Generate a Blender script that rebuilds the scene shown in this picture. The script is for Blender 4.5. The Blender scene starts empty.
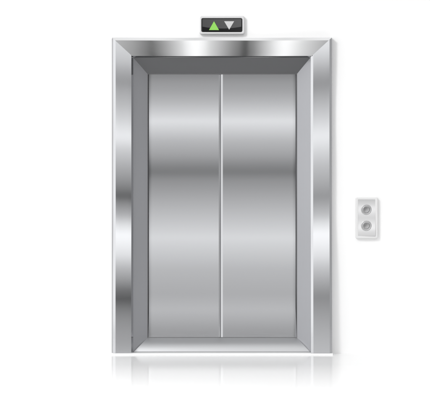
import bpy, bmesh, math
import numpy as np

C = bpy.context.scene.collection
S = bpy.context.scene
PX = 0.0065            # metres per photo pixel on the plane of the lift frame
D = 12.0               # camera to frame plane
YF = -0.060            # frame face plane

# ------------------------------------------------------------------ camera
cam_d = bpy.data.cameras.new('camera')
cam = bpy.data.objects.new('camera', cam_d); C.objects.link(cam)
CX, CZ = (215 - 221.7) * PX, (354.5 - 200) * PX
cam.location = (CX, YF - D, CZ)
cam.rotation_euler = (math.radians(90), 0, 0)
cam_d.sensor_width = 36
cam_d.lens = 36 * D / (430 * PX)
cam_d.clip_end = 200
S.camera = cam

# ------------------------------------------------------------------ studio surroundings (world) and key lamp
U = np.array((-0.6, 0.0, 0.8))          # the studio is bright up and to the left, dark down and to the right
RT = [-1.0, -0.45, -0.20, -0.070, -0.040, -0.010, 0.018, 0.055, 0.095, 0.135, 0.20, 0.30, 0.45, 0.62, 0.85, 1.0]
RL = [0.60, 0.62, 0.14, 0.060, 0.200, 0.600, 0.95, 1.40, 2.15, 0.65, 0.45, 1.10, 1.60, 1.60, 1.00, 0.80]
LMAX = 2.5
w = bpy.data.worlds.new('World'); S.world = w; w.use_nodes = True
nt = w.node_tree; nt.nodes.clear()
out = nt.nodes.new('ShaderNodeOutputWorld'); bg = nt.nodes.new('ShaderNodeBackground')
tc = nt.nodes.new('ShaderNodeTexCoord'); dot = nt.nodes.new('ShaderNodeVectorMath'); dot.operation = 'DOT_PRODUCT'
dot.inputs[1].default_value = tuple(U)
mr = nt.nodes.new('ShaderNodeMapRange'); mr.inputs[1].default_value = -1; mr.inputs[2].default_value = 1
cr = nt.nodes.new('ShaderNodeValToRGB'); cr.color_ramp.interpolation = 'LINEAR'
el = cr.color_ramp.elements
while len(el) > 1: el.remove(el[-1])
for i, (t, l) in enumerate(zip(RT, RL)):
    e = el[0] if i == 0 else el.new((t + 1) / 2)
    e.position = (t + 1) / 2
    e.color = (l / LMAX, l / LMAX, l / LMAX, 1)
bg.inputs['Strength'].default_value = LMAX
nt.links.new(tc.outputs['Generated'], dot.inputs[0]); nt.links.new(dot.outputs['Value'], mr.inputs[0])
nt.links.new(mr.outputs[0], cr.inputs[0]); nt.links.new(cr.outputs[0], bg.inputs[0]); nt.links.new(bg.outputs[0], out.inputs[0])

kl = bpy.data.lights.new('key_lamp', 'AREA'); kl.shape = 'DISK'; kl.size = 1.6; kl.energy = 195
ko = bpy.data.objects.new('key_lamp', kl); C.objects.link(ko)
ko.location = (-3.4, -5.0, 5.2)
from mathutils import Vector
ko.rotation_euler = (Vector((0, 0, 1.1)) - ko.location).to_track_quat('-Z', 'Y').to_euler()

S.view_settings.view_transform = 'Standard'; S.view_settings.look = 'None'
S.view_settings.exposure = 0; S.view_settings.gamma = 1
S.cycles.use_denoising = True
S.cycles.max_bounces = 8

# ------------------------------------------------------------------ helpers
def X(px, y=YF): return CX + (px - 215) * PX * (y - YF + D) / D
def Z(py, y=YF): return CZ + (200 - py) * PX * (y - YF + D) / D

def mat(name, col, rough=0.5, metal=0.0, spec=0.5, coat=0.0, ior=1.5):
    m = bpy.data.materials.new(name); m.use_nodes = True
    p = m.node_tree.nodes['Principled BSDF']
    p.inputs['Base Color'].default_value = (*col, 1); p.inputs['Roughness'].default_value = rough
    p.inputs['Metallic'].default_value = metal; p.inputs['Specular IOR Level'].default_value = spec
    p.inputs['IOR'].default_value = ior; p.inputs['Coat Weight'].default_value = coat
    return m

def brushed(name, col, rough, axis, amp=0.03, bump=0.0):
    """metal with fine brushing lines along one axis: only the roughness (and a hair of bump) varies"""
    m = mat(name, col, rough, 1.0); n = m.node_tree.nodes; l = m.node_tree.links; p = n['Principled BSDF']
    t = n.new('ShaderNodeTexCoord'); mp = n.new('ShaderNodeMapping'); no = n.new('ShaderNodeTexNoise')
    sc = [500, 500, 500]; sc[axis] = 2.5
    mp.inputs['Scale'].default_value = sc; no.inputs['Scale'].default_value = 1; no.inputs['Detail'].default_value = 3
    r = n.new('ShaderNodeMapRange'); r.inputs[3].default_value = rough - amp; r.inputs[4].default_value = rough + amp
    l.new(t.outputs['Object'], mp.inputs[0]); l.new(mp.outputs[0], no.inputs[0]); l.new(no.outputs[0], r.inputs[0])
    l.new(r.outputs[0], p.inputs['Roughness'])
    if bump:
        b = n.new('ShaderNodeBump'); b.inputs['Strength'].default_value = bump; b.inputs['Distance'].default_value = 0.0004
        l.new(no.outputs[0], b.inputs['Height']); l.new(b.outputs[0], p.inputs['Normal'])
    return m

def obj(name, verts, faces, m, parent=None, smooth=False, fix=True):
    me = bpy.data.meshes.new(name); me.from_pydata([tuple(v) for v in verts], [], faces)
    if fix:
        b = bmesh.new(); b.from_mesh(me); bmesh.ops.recalc_face_normals(b, faces=b.faces); b.to_mesh(me); b.free()
    me.materials.append(m)
    if smooth:
        for p in me.polygons: p.use_smooth = True
    o = bpy.data.objects.new(name, me); C.objects.link(o)
    if parent:
        o.parent = parent; o.matrix_parent_inverse = parent.matrix_world.inverted()
    return o

class MB:
    """collects grids, boxes and outlines for one mesh"""
    def __init__(s): s.v = []; s.f = []
    def grid(s, rows, flip=False):
        n = len(rows[0]); b = len(s.v)
        for r in rows: s.v += [tuple(p) for p in r]
        for i in range(len(rows) - 1):
            for j in range(n - 1):
                q = (b + i*n + j, b + i*n + j + 1, b + (i+1)*n + j + 1, b + (i+1)*n + j)
                s.f.append(q[::-1] if flip else q)
    def poly(s, pts): b = len(s.v); s.v += [tuple(p) for p in pts]; s.f.append(tuple(range(b, b + len(pts))))
    def box(s, a, c):
        b = len(s.v); x0, y0, z0 = a; x1, y1, z1 = c
        s.v += [(x0,y0,z0),(x1,y0,z0),(x1,y1,z0),(x0,y1,z0),(x0,y0,z1),(x1,y0,z1),(x1,y1,z1),(x0,y1,z1)]
        s.f += [tuple(b + i for i in q) for q in ((0,3,2,1),(4,5,6,7),(0,1,5,4),(1,2,6,5),(2,3,7,6),(3,0,4,7))]
    def build(s, name, m, parent=None, smooth=False, fix=True): return obj(name, s.v, s.f, m, parent, smooth, fix)

def empty(name, loc, label, cat):
    o = bpy.data.objects.new(name, None); C.objects.link(o); o.location = loc; o.empty_display_size = 0.05
    o['label'] = label; o['category'] = cat
    bpy.context.view_layer.update()
    return o

def lin(v):
    c = np.asarray(v, float) / 255.0
    return np.where(c <= 0.04045, c / 12.92, ((c + 0.055) / 1.055) ** 2.4)

def curve(tab, q):
    """smooth interpolation of a (position, value) table"""
    p = np.array([a for a, _ in tab], float); v = lin([b for _, b in tab])
    y = np.interp(q, p, v)
    k = np.exp(-0.5 * (np.arange(-8, 9) / 3.0) ** 2); k /= k.sum()
    return np.convolve(np.pad(y, 8, mode='edge'), k, 'valid')

MB_BASE = 0.52
def t_for(T, base=MB_BASE):
    L = np.clip(T / base, 0.07, 2.10)
    return np.interp(L, RL[3:9], RT[3:9])

def roll_vertical(tab, z0, z1, x, n=480, base=MB_BASE):
    """depth profile h(z) of a gently rolled steel sheet whose waves give the reflection bands of the photo"""
    z = np.linspace(z0, z1, n); py = 200 - (z - CZ) / PX
    T = curve(tab, py); t = t_for(T, base)
    ev = np.arctan((z - CZ) / D)
    a = (np.arcsin(np.clip(t / 0.8, -0.9, 0.9)) - ev) / 2
    sl = np.tan(a)
    h = np.concatenate([[0], np.cumsum((sl[1:] + sl[:-1]) / 2 * np.diff(z))])
    return z, h, sl

def bow(x, xm): return -((x - CX) ** 2 - (xm - CX) ** 2) / (4 * D)      # the sheet is bowed a few mm across

def roll_horizontal(tab, x0, x1, ez, n=480):
    x = np.linspace(x0, x1, n); px = 215 + (x - CX) / PX
    T = curve(tab, px); t = t_for(T)
    rx = (0.8 * math.sin(ez) - t) / 0.6; vx = (x - CX) / D
    b = np.arcsin(np.clip(rx, -0.9, 0.9)); b = (b - vx) / 2
    sl = np.tan(b)
    h = np.concatenate([[0], np.cumsum((sl[1:] + sl[:-1]) / 2 * np.diff(x))])
    return x, h, sl

# ------------------------------------------------------------------ materials
steel_v = brushed('polished_steel', (0.514, 0.52, 0.535), 0.065, 0, 0.02)
steel_h = brushed('polished_steel_header', (0.515, 0.518, 0.522), 0.065, 2, 0.02)
steel_door = brushed('brushed_steel_door', (0.514, 0.52, 0.535), 0.085, 0, 0.03)
satin = brushed('satin_steel', (0.465, 0.47, 0.49), 0.58, 2, 0.05)
satin_sill = brushed('satin_steel_sill', (0.43, 0.435, 0.445), 0.38, 0, 0.05)
shaded_steel = brushed('shaded_soffit_steel', (0.15, 0.152, 0.156), 0.45, 0, 0.05)  # soffit steel with its shade put into a darker base colour
rubber = mat('dark_rubber', (0.19, 0.19, 0.195), 0.7)
wall_m = mat('white_wall', (0.885, 0.885, 0.885), 0.8, spec=0.2)
white_strip = mat('white_strip', (0.86, 0.86, 0.86), 0.6, spec=0.2)

# polished white floor: gloss faded out away from the lift so its reflection dies away
fm = bpy.data.materials.new('polished_white_floor'); fm.use_nodes = True
n = fm.node_tree.nodes; l = fm.node_tree.links; n.clear()
fo = n.new('ShaderNodeOutputMaterial'); mx = n.new('ShaderNodeMixShader'); di = n.new('ShaderNodeBsdfDiffuse'); gl = n.new('ShaderNodeBsdfGlossy')
di.inputs[0].default_value = (0.82, 0.82, 0.82, 1); gl.inputs[0].default_value = (1, 1, 1, 1); gl.inputs['Roughness'].default_value = 0.10
fr = n.new('ShaderNodeFresnel'); fr.inputs[0].default_value = 1.75
tcf = n.new('ShaderNodeTexCoord'); sp = n.new('ShaderNodeSeparateXYZ'); rg = n.new('ShaderNodeMapRange'); mu = n.new('ShaderNodeMath'); mu.operation = 'MULTIPLY'
rg.inputs[1].default_value = -2.75; rg.inputs[2].default_value = -0.8; rg.inputs[3].default_value = 0.0; rg.inputs[4].default_value = 0.75
l.new(tcf.outputs['Object'], sp.inputs[0]); l.new(sp.outputs['Y'], rg.inputs[0]); l.new(rg.outputs[0], mu.inputs[0]); l.new(fr.outputs[0], mu.inputs[1])
l.new(mu.outputs[0], mx.inputs[0]); l.new(di.outputs[0], mx.inputs[1]); l.new(gl.outputs[0], mx.inputs[2]); l.new(mx.outputs[0], fo.inputs[0])

# ------------------------------------------------------------------ floor and wall
m = MB(); m.poly([(-6, -2.95, 0), (6, -2.95, 0), (6, 0.0, 0), (-6, 0.0, 0)])
fl = m.build('floor', fm, fix=False); fl['kind'] = 'structure'
XO0, XO1, ZO = X(132), X(312), Z(55)
m = MB()
a, b, hgt, th = -6.0, 6.0, 3.6, 0.25
for y, fl_ in ((0.0, False), (th, True)):
    for q in ([(a,y,-.05),(XO0,y,-.05),(XO0,y,ZO),(a,y,ZO)], [(XO1,y,-.05),(b,y,-.05),(b,y,ZO),(XO1,y,ZO)],
              [(a,y,ZO),(XO0,y,ZO),(XO0,y,hgt),(a,y,hgt)], [(XO0,y,ZO),(XO1,y,ZO),(XO1,y,hgt),(XO0,y,hgt)], [(XO1,y,ZO),(b,y,ZO),(b,y,hgt),(XO1,y,hgt)]):
        m.poly(q[::-1] if fl_ else q)
m.poly([(XO0,0,-.05),(XO0,th,-.05),(XO0,th,ZO),(XO0,0,ZO)]); m.poly([(XO1,th,-.05),(XO1,0,-.05),(XO1,0,ZO),(XO1,th,ZO)])
m.poly([(XO0,0,ZO),(XO0,th,ZO),(XO1,th,ZO),(XO1,0,ZO)])
wl = m.build('wall', wall_m, fix=False); wl['kind'] = 'structure'

# ------------------------------------------------------------------ the lift entrance
lift = empty('elevator', (0, 0, 0), 'closed stainless steel elevator doors in a wide mitred shiny steel frame', 'elevator')

XL, XR, ZT, ZB = X(111.6), X(332.2), Z(37.1), Z(353)
WS, WT = 0.139, 0.1275      # width of the side frames and of the top frame
DOOR = [(70,0x84),(74,0x88),(80,0x98),(90,0xa4),(100,0xb6),(110,0xcc),(120,0xe0),(128,0xd2),(140,0xb8),(155,0xa0),(166,0x82),(172,0x76),(180,0x90),
        (190,0x9e),(205,0xb2),(220,0xc4),(238,0xd8),(255,0xc8),(270,0xb8),(285,0xb0),(295,0xac),(303,0xb2),(311,0xb8),(320,0xae),(330,0x9e),(338,0x90)]
LEFT = [(38,0xd8),(48,0xd4),(60,0xc6),(72,0xa8),(82,0x98),(90,0xa8),(105,0xbc),(120,0xd4),(136,0xee),(150,0xcc),(165,0xb0),(180,0x94),(190,0x78),(196,0x5a),
        (203,0x88),(215,0xb0),(225,0xe0),(235,0xff),(245,0xf2),(255,0xe0),(268,0xb8),(280,0x98),(290,0x70),(299,0x50),(308,0x78),(318,0x8c),(330,0x98),(345,0xa0),(354,0xa8)]
RIGHT = [(38,0xe6),(48,0xe0),(60,0xc8),(72,0xa8),(83,0x94),(92,0xa4),(105,0xbc),(120,0xd4),(136,0xee),(150,0xd8),(165,0xc0),(180,0xae),(190,0xa0),(196,0x96),
         (203,0xa4),(215,0xc0),(225,0xe6),(234,0xff),(245,0xf2),(255,0xe2),(268,0xc4),(280,0xac),(290,0x98),(297,0x8c),(308,0x98),(318,0xa2),(330,0xac),(345,0xb6),(354,0xba)]
TOP = [(111,0xa8),(120,0xa0),(132,0x90),(142,0x74),(152,0x50),(162,0x82),(172,0xac),(182,0xd0),(190,0xf0),(196,0xff),(203,0xe8),(210,0xcc),(220,0xac),(232,0x7c),(240,0x58),(246,0x44),
       (254,0x74),(262,0xa8),(272,0xd4),(285,0xfc),(295,0xe0),(306,0xc8),(318,0xb0),(325,0xa0),(333,0x94)]

def smooth_h(z, h): return lambda q: np.interp(q, z, h)

def frame_profile(wo, wi, inner, outer, tot=WS, lead=0.0015):
    # facets across the profile: (distance from the outer edge, depth in front of the wall, 1 = follows the waves of the face)
    return [((lead - 0.0015, 0.0, 0), (lead, 0.060 - outer, 1)), ((lead, 0.060 - outer, 1), (wo, 0.060, 1)), ((wo, 0.060, 1), (tot - wi, 0.060, 1)), ((tot - wi, 0.060, 1), (tot, inner, 1)), ((tot, inner, 1), (tot + 0.0005, 0.0, 0))]

def frame_side(sign, tab, wo, wi, inner=0.048, outer=0.015, lead=0.0015):
    x0 = XL if sign > 0 else XR
    z, h, sl = roll_vertical(tab, ZB - 0.01, ZT + 0.01, x0 + sign * 0.075)
    h = h - np.interp(ZT, z, h)
    print('side drift', h.min(), h.max(), h[0])
    H = smooth_h(z, h); m = MB(); N = 420
    for (c0, d0, w0), (c1, d1, w1) in frame_profile(wo, wi, inner, outer, WS, lead):
        cs = np.linspace(c0, c1, 5 if c1 - c0 > 0.05 else 2); ds = np.interp(cs, [c0, c1], [d0, d1]); ws = np.interp(cs, [c0, c1], [w0, w1])
        rows = []
        for k in range(N + 1):
            r = []
            for c, d, q in zip(cs, ds, ws):
                zt = ZT - c * WT / WS; zz = ZB + (zt - ZB) * k / N
                y = 0.0 if d == 0 else -d + q * (H(zz) + bow(x0 + sign * c, x0 + sign * 0.075))
                r.append((x0 + sign * c, y, zz))
            rows.append(r)
        m.grid(rows, flip=sign < 0)
    return m.build('frame_side', steel_v, lift, smooth=True, fix=False), H

def frame_top(tab, wo, wi, inner=0.03, outer=0.009):
    EZ = 0.03; tilt = 0.5 * (EZ - (Z(48) - CZ) / D)                       # the header leans a hair forward
    x, h, sl = roll_horizontal(tab, XL - 0.01, XR + 0.01, EZ)
    hl, hr = np.interp(XL, x, h), np.interp(XR, x, h)
    print('top drift', hl, hr, h.min(), h.max())
    h = h - hl - (hr - hl) * (x - XL) / (XR - XL)
    H = smooth_h(x, h); m = MB(); N = 420
    for (c0, d0, w0), (c1, d1, w1) in frame_profile(wo, wi, inner, outer, WT):
        cs = np.linspace(c0, c1, 5 if c1 - c0 > 0.05 else 2); ds = np.interp(cs, [c0, c1], [d0, d1]); ws = np.interp(cs, [c0, c1], [w0, w1])
        rows = []
        for k in range(N + 1):
            r = []
            for c, d, q in zip(cs, ds, ws):
                xa, xb = XL + c * WS / WT, XR - c * WS / WT; xx = xa + (xb - xa) * k / N
                y = 0.0 if d == 0 else -d + q * (H(xx) - tilt * (c - 0.067))
                r.append((xx, y, ZT - c))
            rows.append(r)
        m.grid(rows, flip=False)
    return m.build('frame_top', steel_h, lift, smooth=True, fix=False)

frame_side(1, LEFT, 0.026, 0.011, inner=0.034, outer=0.011, lead=0.0085)
m = MB(); m.box((XL - 0.0005, -0.040, ZB), (XL + 0.0072, 0.0, ZT - 0.008))
m.build('edge_trim', mat('grey_edge_trim', (0.44, 0.44, 0.45), 0.6), lift)
frame_side(-1, RIGHT, 0.0175, 0.0155)
frame_top(TOP, 0.0205, 0.006)

# splayed lining of the opening
JF, JB = -0.012, 0.065
oxl, oxr, ozt, ozb = XL + WS, XR - WS, ZT - WT - 0.0015, ZB
ixl, ixr, izt, izb = X(147.3, JB), X(297.2, JB), Z(73.6, JB), Z(338, JB)
def lining(name, a0, a1, b1, b0, m_, prof=None, N=24):
    """a0-a1: front edge, b0-b1: back edge"""
    a0, a1, b0, b1 = map(np.array, (a0, a1, b0, b1)); m = MB(); rows = []
    for k in range(N + 1):
        s = k / N; p, q = a0 + (b0 - a0) * s, a1 + (b1 - a1) * s
        if prof: dy = prof(s); p = p + [0, dy, 0]; q = q + [0, dy, 0]
        rows.append([p + (q - p) * j / 12 for j in range(13)])
    m.grid(rows)
    o = m.build(name, m_, lift, smooth=True, fix=False)
    return o
lining('jamb', (oxl, JF, ozb), (oxl, JF, ozt), (ixl, JB, izt), (ixl, JB, izb), satin)
lining('jamb', (oxr, JF, ozt), (oxr, JF, ozb), (ixr, JB, izb), (ixr, JB, izt), satin)
lining('soffit', (oxl, JF, ozt), (oxr, JF, ozt), (ixr, JB, izt), (ixl, JB, izt), shaded_steel)
lining('sill', (oxr, JF, ozb), (oxl, JF, ozb), (ixl, JB, izb), (ixr, JB, izb), satin_sill, prof=lambda s: -0.012 * math.sin(math.pi * s))
m = MB(); m.box((oxl + 0.001, JF - 0.006, ZB), (oxr - 0.001, JF + 0.003, ZB + 0.005)); m.build('sill_edge', satin_sill, lift)
# white threshold strip under everything
m = MB(); m.box((XL - 0.001, -0.105, 0.0), (XR + 0.001, 0.0, ZB - 0.0005)); m.build('threshold', white_strip, lift)

# rubber seal round the doors, backed by a dark sheet standing in for shaft darkness
m = MB(); g = 0.004; yb = 0.16
m.grid([[(ixl, JB, izb), (ixl, JB, izt), (ixr, JB, izt), (ixr, JB, izb), (ixl, JB, izb)], [(ixl, yb, izb), (ixl, yb, izt), (ixr, yb, izt), (ixr, yb, izb), (ixl, yb, izb)]])
m.poly([(ixl, yb, izb), (ixr, yb, izb), (ixr, yb, izt), (ixl, yb, izt)])
ys = JB + 0.003
for q in ([(ixl, ys, izb), (ixl + g, ys, izb + g), (ixl + g, ys, izt - g), (ixl, ys, izt)], [(ixr, ys, izt), (ixr - g, ys, izt - g), (ixr - g, ys, izb + g), (ixr, ys, izb)],
          [(ixl, ys, izt), (ixl + g, ys, izt - g), (ixr - g, ys, izt - g), (ixr, ys, izt)], [(ixr, ys, izb), (ixr - g, ys, izb + g), (ixl + g, ys, izb + g), (ixl, ys, izb)]): m.poly(q)
m.build('gasket_shaft_dark', rubber, lift, fix=False)

# two sliding doors
def door(sign):
    xs = X(220.7, JB) - 0.0026 if sign < 0 else X(220.7, JB) + 0.0005
    xe = ixl + g if sign < 0 else ixr - g
    zb_, zt_ = izb + 0.0045, izt - 0.0035
    z, h, sl = roll_vertical(DOOR, zb_ - 0.005, zt_ + 0.005, (xs + xe) / 2)
    h = h - h.min() + JB + 0.006
    print('door range', h.min(), h.max())
    H = smooth_h(z, h); N = 520; m = MB()
    dseam = 0.0068 if sign < 0 else 0.0045; wseam = 0.010 if sign < 0 else 0.0138; wedge = 0.006
    inn = -1 if sign < 0 else 1     # direction from the seam to the jamb side
    x_a, x_b, x_c, x_d = xs, xs + inn * wseam, xe - inn * wedge, xe
    zs = [zb_ + (zt_ - zb_) * k / N for k in range(N + 1)]
    rim = lambda x: inn * 0.00028 * max(0.0, 1 - abs(x - xe) / 0.022) ** 2      # outer edge of the sheet turns slightly
    strips = [((x_a, dseam), (x_b, 0.0)), ((x_b, 0.0), (x_c, 0.0)), ((x_c, 0.0), (x_d, 0.0025)), ((x_a, 0.04), (x_a, dseam)), ((x_d, 0.0025), (x_d, 0.04))]
    for (xa, da), (xb, db) in strips:
        k = 60 if abs(xb - xa) > 0.1 else 2
        m.grid([[(xa + (xb - xa) * j / (k - 1), H(q) + da + (db - da) * j / (k - 1) + bow(xa + (xb - xa) * j / (k - 1), CX + 0.25) + rim(xa + (xb - xa) * j / (k - 1)), q) for j in range(k)] for q in zs], flip=(inn < 0))
    return m.build('door', steel_door, lift, smooth=True, fix=False)
door(-1); door(1)

# ------------------------------------------------------------------ floor indicator above the lift
def rrect(x0, x1, z0, z1, r, n=8):
    pts = []
    for cx, cz, a0 in ((x1 - r, z1 - r, 0), (x0 + r, z1 - r, 90), (x0 + r, z0 + r, 180), (x1 - r, z0 + r, 270)):
        for k in range(n + 1):
            a = math.radians(a0 + 90 * k / n); pts.append((cx + r * math.cos(a), cz + r * math.sin(a)))
    return pts
def pillow(name, x0, x1, z0, z1, r, y0, y1, bev, m_, parent, segs=4, hole=None):
    """rounded plate from the wall (y0) forward to y1 with a rounded front edge; with hole = an inner outline the front stays open"""
    m = MB(); rows = [[(x, y0, z) for x, z in rrect(x0, x1, z0, z1, r)]]
    for k in range(segs + 1):
        a = math.pi / 2 * k / segs; i = bev * (1 - math.cos(a)); y = y1 + bev - bev * math.sin(a)
        rows.append([(x, y, z) for x, z in rrect(x0 + i, x1 - i, z0 + i, z1 - i, max(r - i, 0.0008))])
    if hole:
        hx0, hx1, hz0, hz1, hr, hd = hole
        rows.append([(x, y1 + 0.0003, z) for x, z in rrect(hx0, hx1, hz0, hz1, hr)])
        rows.append([(x, y1 + hd, z) for x, z in rrect(hx0 + 0.0012, hx1 - 0.0012, hz0 + 0.0012, hz1 - 0.0012, max(hr - 0.0012, 0.0006))])
    rows = [r_ + [r_[0]] for r_ in rows]
    m.grid(rows, flip=True)
    if not hole: m.poly([p for p in rows[-1][:-1]][::-1])
    o = m.build(name, m_, parent, smooth=False, fix=False)
    b = bmesh.new(); b.from_mesh(o.data); bmesh.ops.remove_doubles(b, verts=b.verts, dist=1e-5); bmesh.ops.recalc_face_normals(b, faces=b.faces); b.to_mesh(o.data); b.free()
    return o

silver = mat('pale_satin_aluminium', (0.66, 0.66, 0.665), 0.4, 0.3)
glass_b = mat('black_glass', (0.004, 0.004, 0.005), 0.06, spec=0.5, ior=2.1)
ind = empty('floor_indicator', (X(222), 0, Z(25)), 'black glass indicator with green and pale arrows on the wall above the elevator', 'indicator')
ix0, ix1, iz0, iz1 = X(199.2), X(244.6), Z(33.6), Z(15.0)
sx0, sx1, sz0, sz1 = X(201.2), X(242.6), Z(31.7), Z(17.4)
pillow('housing', ix0, ix1, iz0, iz1, 0.014, 0.0, -0.030, 0.006, silver, ind, hole=(sx0, sx1, sz0, sz1, 0.011, 0.004))
m = MB(); m.poly([(x, -0.0262, z) for x, z in rrect(sx0 + 0.001, sx1 - 0.001, sz0 + 0.001, sz1 - 0.001, 0.010)][::-1])
m.build('screen_border', mat('matte_black', (0.005, 0.005, 0.005), 0.6), ind, fix=False)
sx0, sx1, sz0, sz1 = sx0 + 0.008, sx1 - 0.008, sz0 + 0.005, sz1 - 0.007
# glass: lower facet upright, upper facet leaning back behind an arched crease
m = MB(); M_ = 48
zc = lambda x: Z(26.2) - 0.012 * (1 - ((x - (sx0 + sx1) / 2) / ((sx1 - sx0) / 2)) ** 2)
def half(x):
    r = 0.006; dx = max(0.0, max(sx0 + r - x, x - (sx1 - r)))
    return (sz1 - sz0) / 2 - (r - math.sqrt(max(r * r - dx * dx, 0)))
xs_ = [sx0 + (sx1 - sx0) * (0.5 - 0.5 * math.cos(math.pi * k / M_)) for k in range(M_ + 1)]
zm = (sz0 + sz1) / 2; GY = -0.0345
up, lo = [], []
for x in xs_:
    hf = half(x); c = min(max(zc(x), zm - hf), zm + hf)
    lo.append([(x, GY + 0.17 * (c - zm + hf), zm - hf), (x, GY, c)]); up.append([(x, GY, c), (x, GY + 0.115 * (zm + hf - c), zm + hf)])
m.grid(lo, flip=True); m.grid(up, flip=True)
scr = m.build('screen', glass_b, ind, fix=False)
def arrow(px, pyb, pyt, half_w, m_, name):
    m = MB(); zb_, zt_ = Z(pyb), Z(pyt); x = X(px); hw = half_w * PX; y0 = GY + 0.006; y1 = GY - 0.0012
    tri = [(x - hw, zb_), (x + hw, zb_), (x, zt_)]
    f = [(a_, y1, b_) for a_, b_ in tri]; k = [(a_, y0, b_) for a_, b_ in tri]
    m.poly(f); m.poly(k)
    for i in range(3): m.poly([f[i], f[(i+1) % 3], k[(i+1) % 3], k[i]])
    o = m.build(name, m_, scr); return o
def glow(name, col, e):
    mm = mat(name, tuple(c * 0.3 for c in col), 0.4); p = mm.node_tree.nodes['Principled BSDF']
    p.inputs['Emission Color'].default_value = (*col, 1); p.inputs['Emission Strength'].default_value = e
    return mm
a1 = arrow(214.0, 29.6, 20.8, 5.0, glow('green_lamp', (0.30, 0.72, 0.11), 0.6), 'arrow'); a1['label'] = 'lit green up arrow'
a2 = arrow(229.2, 20.8, 29.2, 5.0, mat('pale_arrow', (0.55, 0.55, 0.55), 0.4), 'arrow'); a2['label'] = 'unlit pale grey down arrow'

# ------------------------------------------------------------------ call button panel
cp = empty('call_panel', (X(367.5), 0, Z(218)), 'small white call plate with two round grey buttons on the wall right of the elevator', 'button panel')
bx0, bx1, bz0, bz1 = X(355.8), X(378.4), Z(238.6), Z(197.2)
qx0, qx1, qz0, qz1 = X(358.4), X(375.8), Z(236.2), Z(199.4)
bez = mat('white_plastic', (0.70, 0.70, 0.70), 0.4)
pillow('bezel', bx0, bx1, bz0, bz1, 0.012, 0.0, -0.024, 0.005, bez, cp, hole=(qx0, qx1, qz0, qz1, 0.003, 0.003))
PLATE = [(197,0xbc),(200,0xc4),(204,0xd8),(208,0xf4),(211,0xf4),(215,0xe0),(218,0xd8),(221,0xe2),(225,0xf4),(228,0xfa),(232,0xe0),(236,0xd0),(239,0xc8)]
z, h, sl = roll_vertical(PLATE, qz0 - 0.003, qz1 + 0.003, X(367), n=200, base=0.78)
print('plate drift', h.min(), h.max()); h = h - h.max() + 0.001; Hp = smooth_h(z, h)
m = MB(); m.grid([[(x_, -0.0215 + Hp(q) + bow(x_, X(367)), q) for x_ in np.linspace(qx0, qx1, 6)] for q in np.linspace(qz0, qz1, 120)])
fp = m.build('faceplate', mat('plate_steel', (0.78, 0.78, 0.785), 0.16, 1.0), cp, smooth=True, fix=False)
btn_m = brushed('button_steel', (0.52, 0.52, 0.525), 0.3, 0, 0.05); ring_m = mat('button_ring', (0.50, 0.50, 0.505), 0.5, 1.0)
def lathe(name, cx, cz, prof, m_, parent, n=48):
    m = MB(); m.grid([[(cx + r * math.cos(2*math.pi*k/n), y, cz + r * math.sin(2*math.pi*k/n)) for k in range(n + 1)] for r, y in prof])
    o = m.build(name, m_, parent, smooth=True, fix=False)
    b = bmesh.new(); b.from_mesh(o.data); bmesh.ops.remove_doubles(b, verts=b.verts, dist=1e-6); bmesh.ops.recalc_face_normals(b, faces=b.faces); b.to_mesh(o.data); b.free()
    return o
def call_button(py, lab):
    cx, cz = X(366.7), Z(py); R = 5.3 * PX; y0 = -0.0185
    ring = lathe('call_button', cx, cz, [(R, y0), (R, -0.026), (R * 0.97, -0.0272), (R * 0.88, -0.0280), (R * 0.80, -0.0276), (R * 0.76, -0.0268), (R * 0.75, -0.02)], ring_m, cp)
    ring['label'] = lab
    lathe('button_cap', cx, cz, [(R * 0.725, -0.02), (R * 0.725, -0.0268), (R * 0.68, -0.0275), (R * 0.5, -0.0268), (R * 0.25, -0.0262), (0.0001, -0.026)], btn_m, ring)
call_button(209.6, 'upper round call button'); call_button(225.8, 'lower round call button')
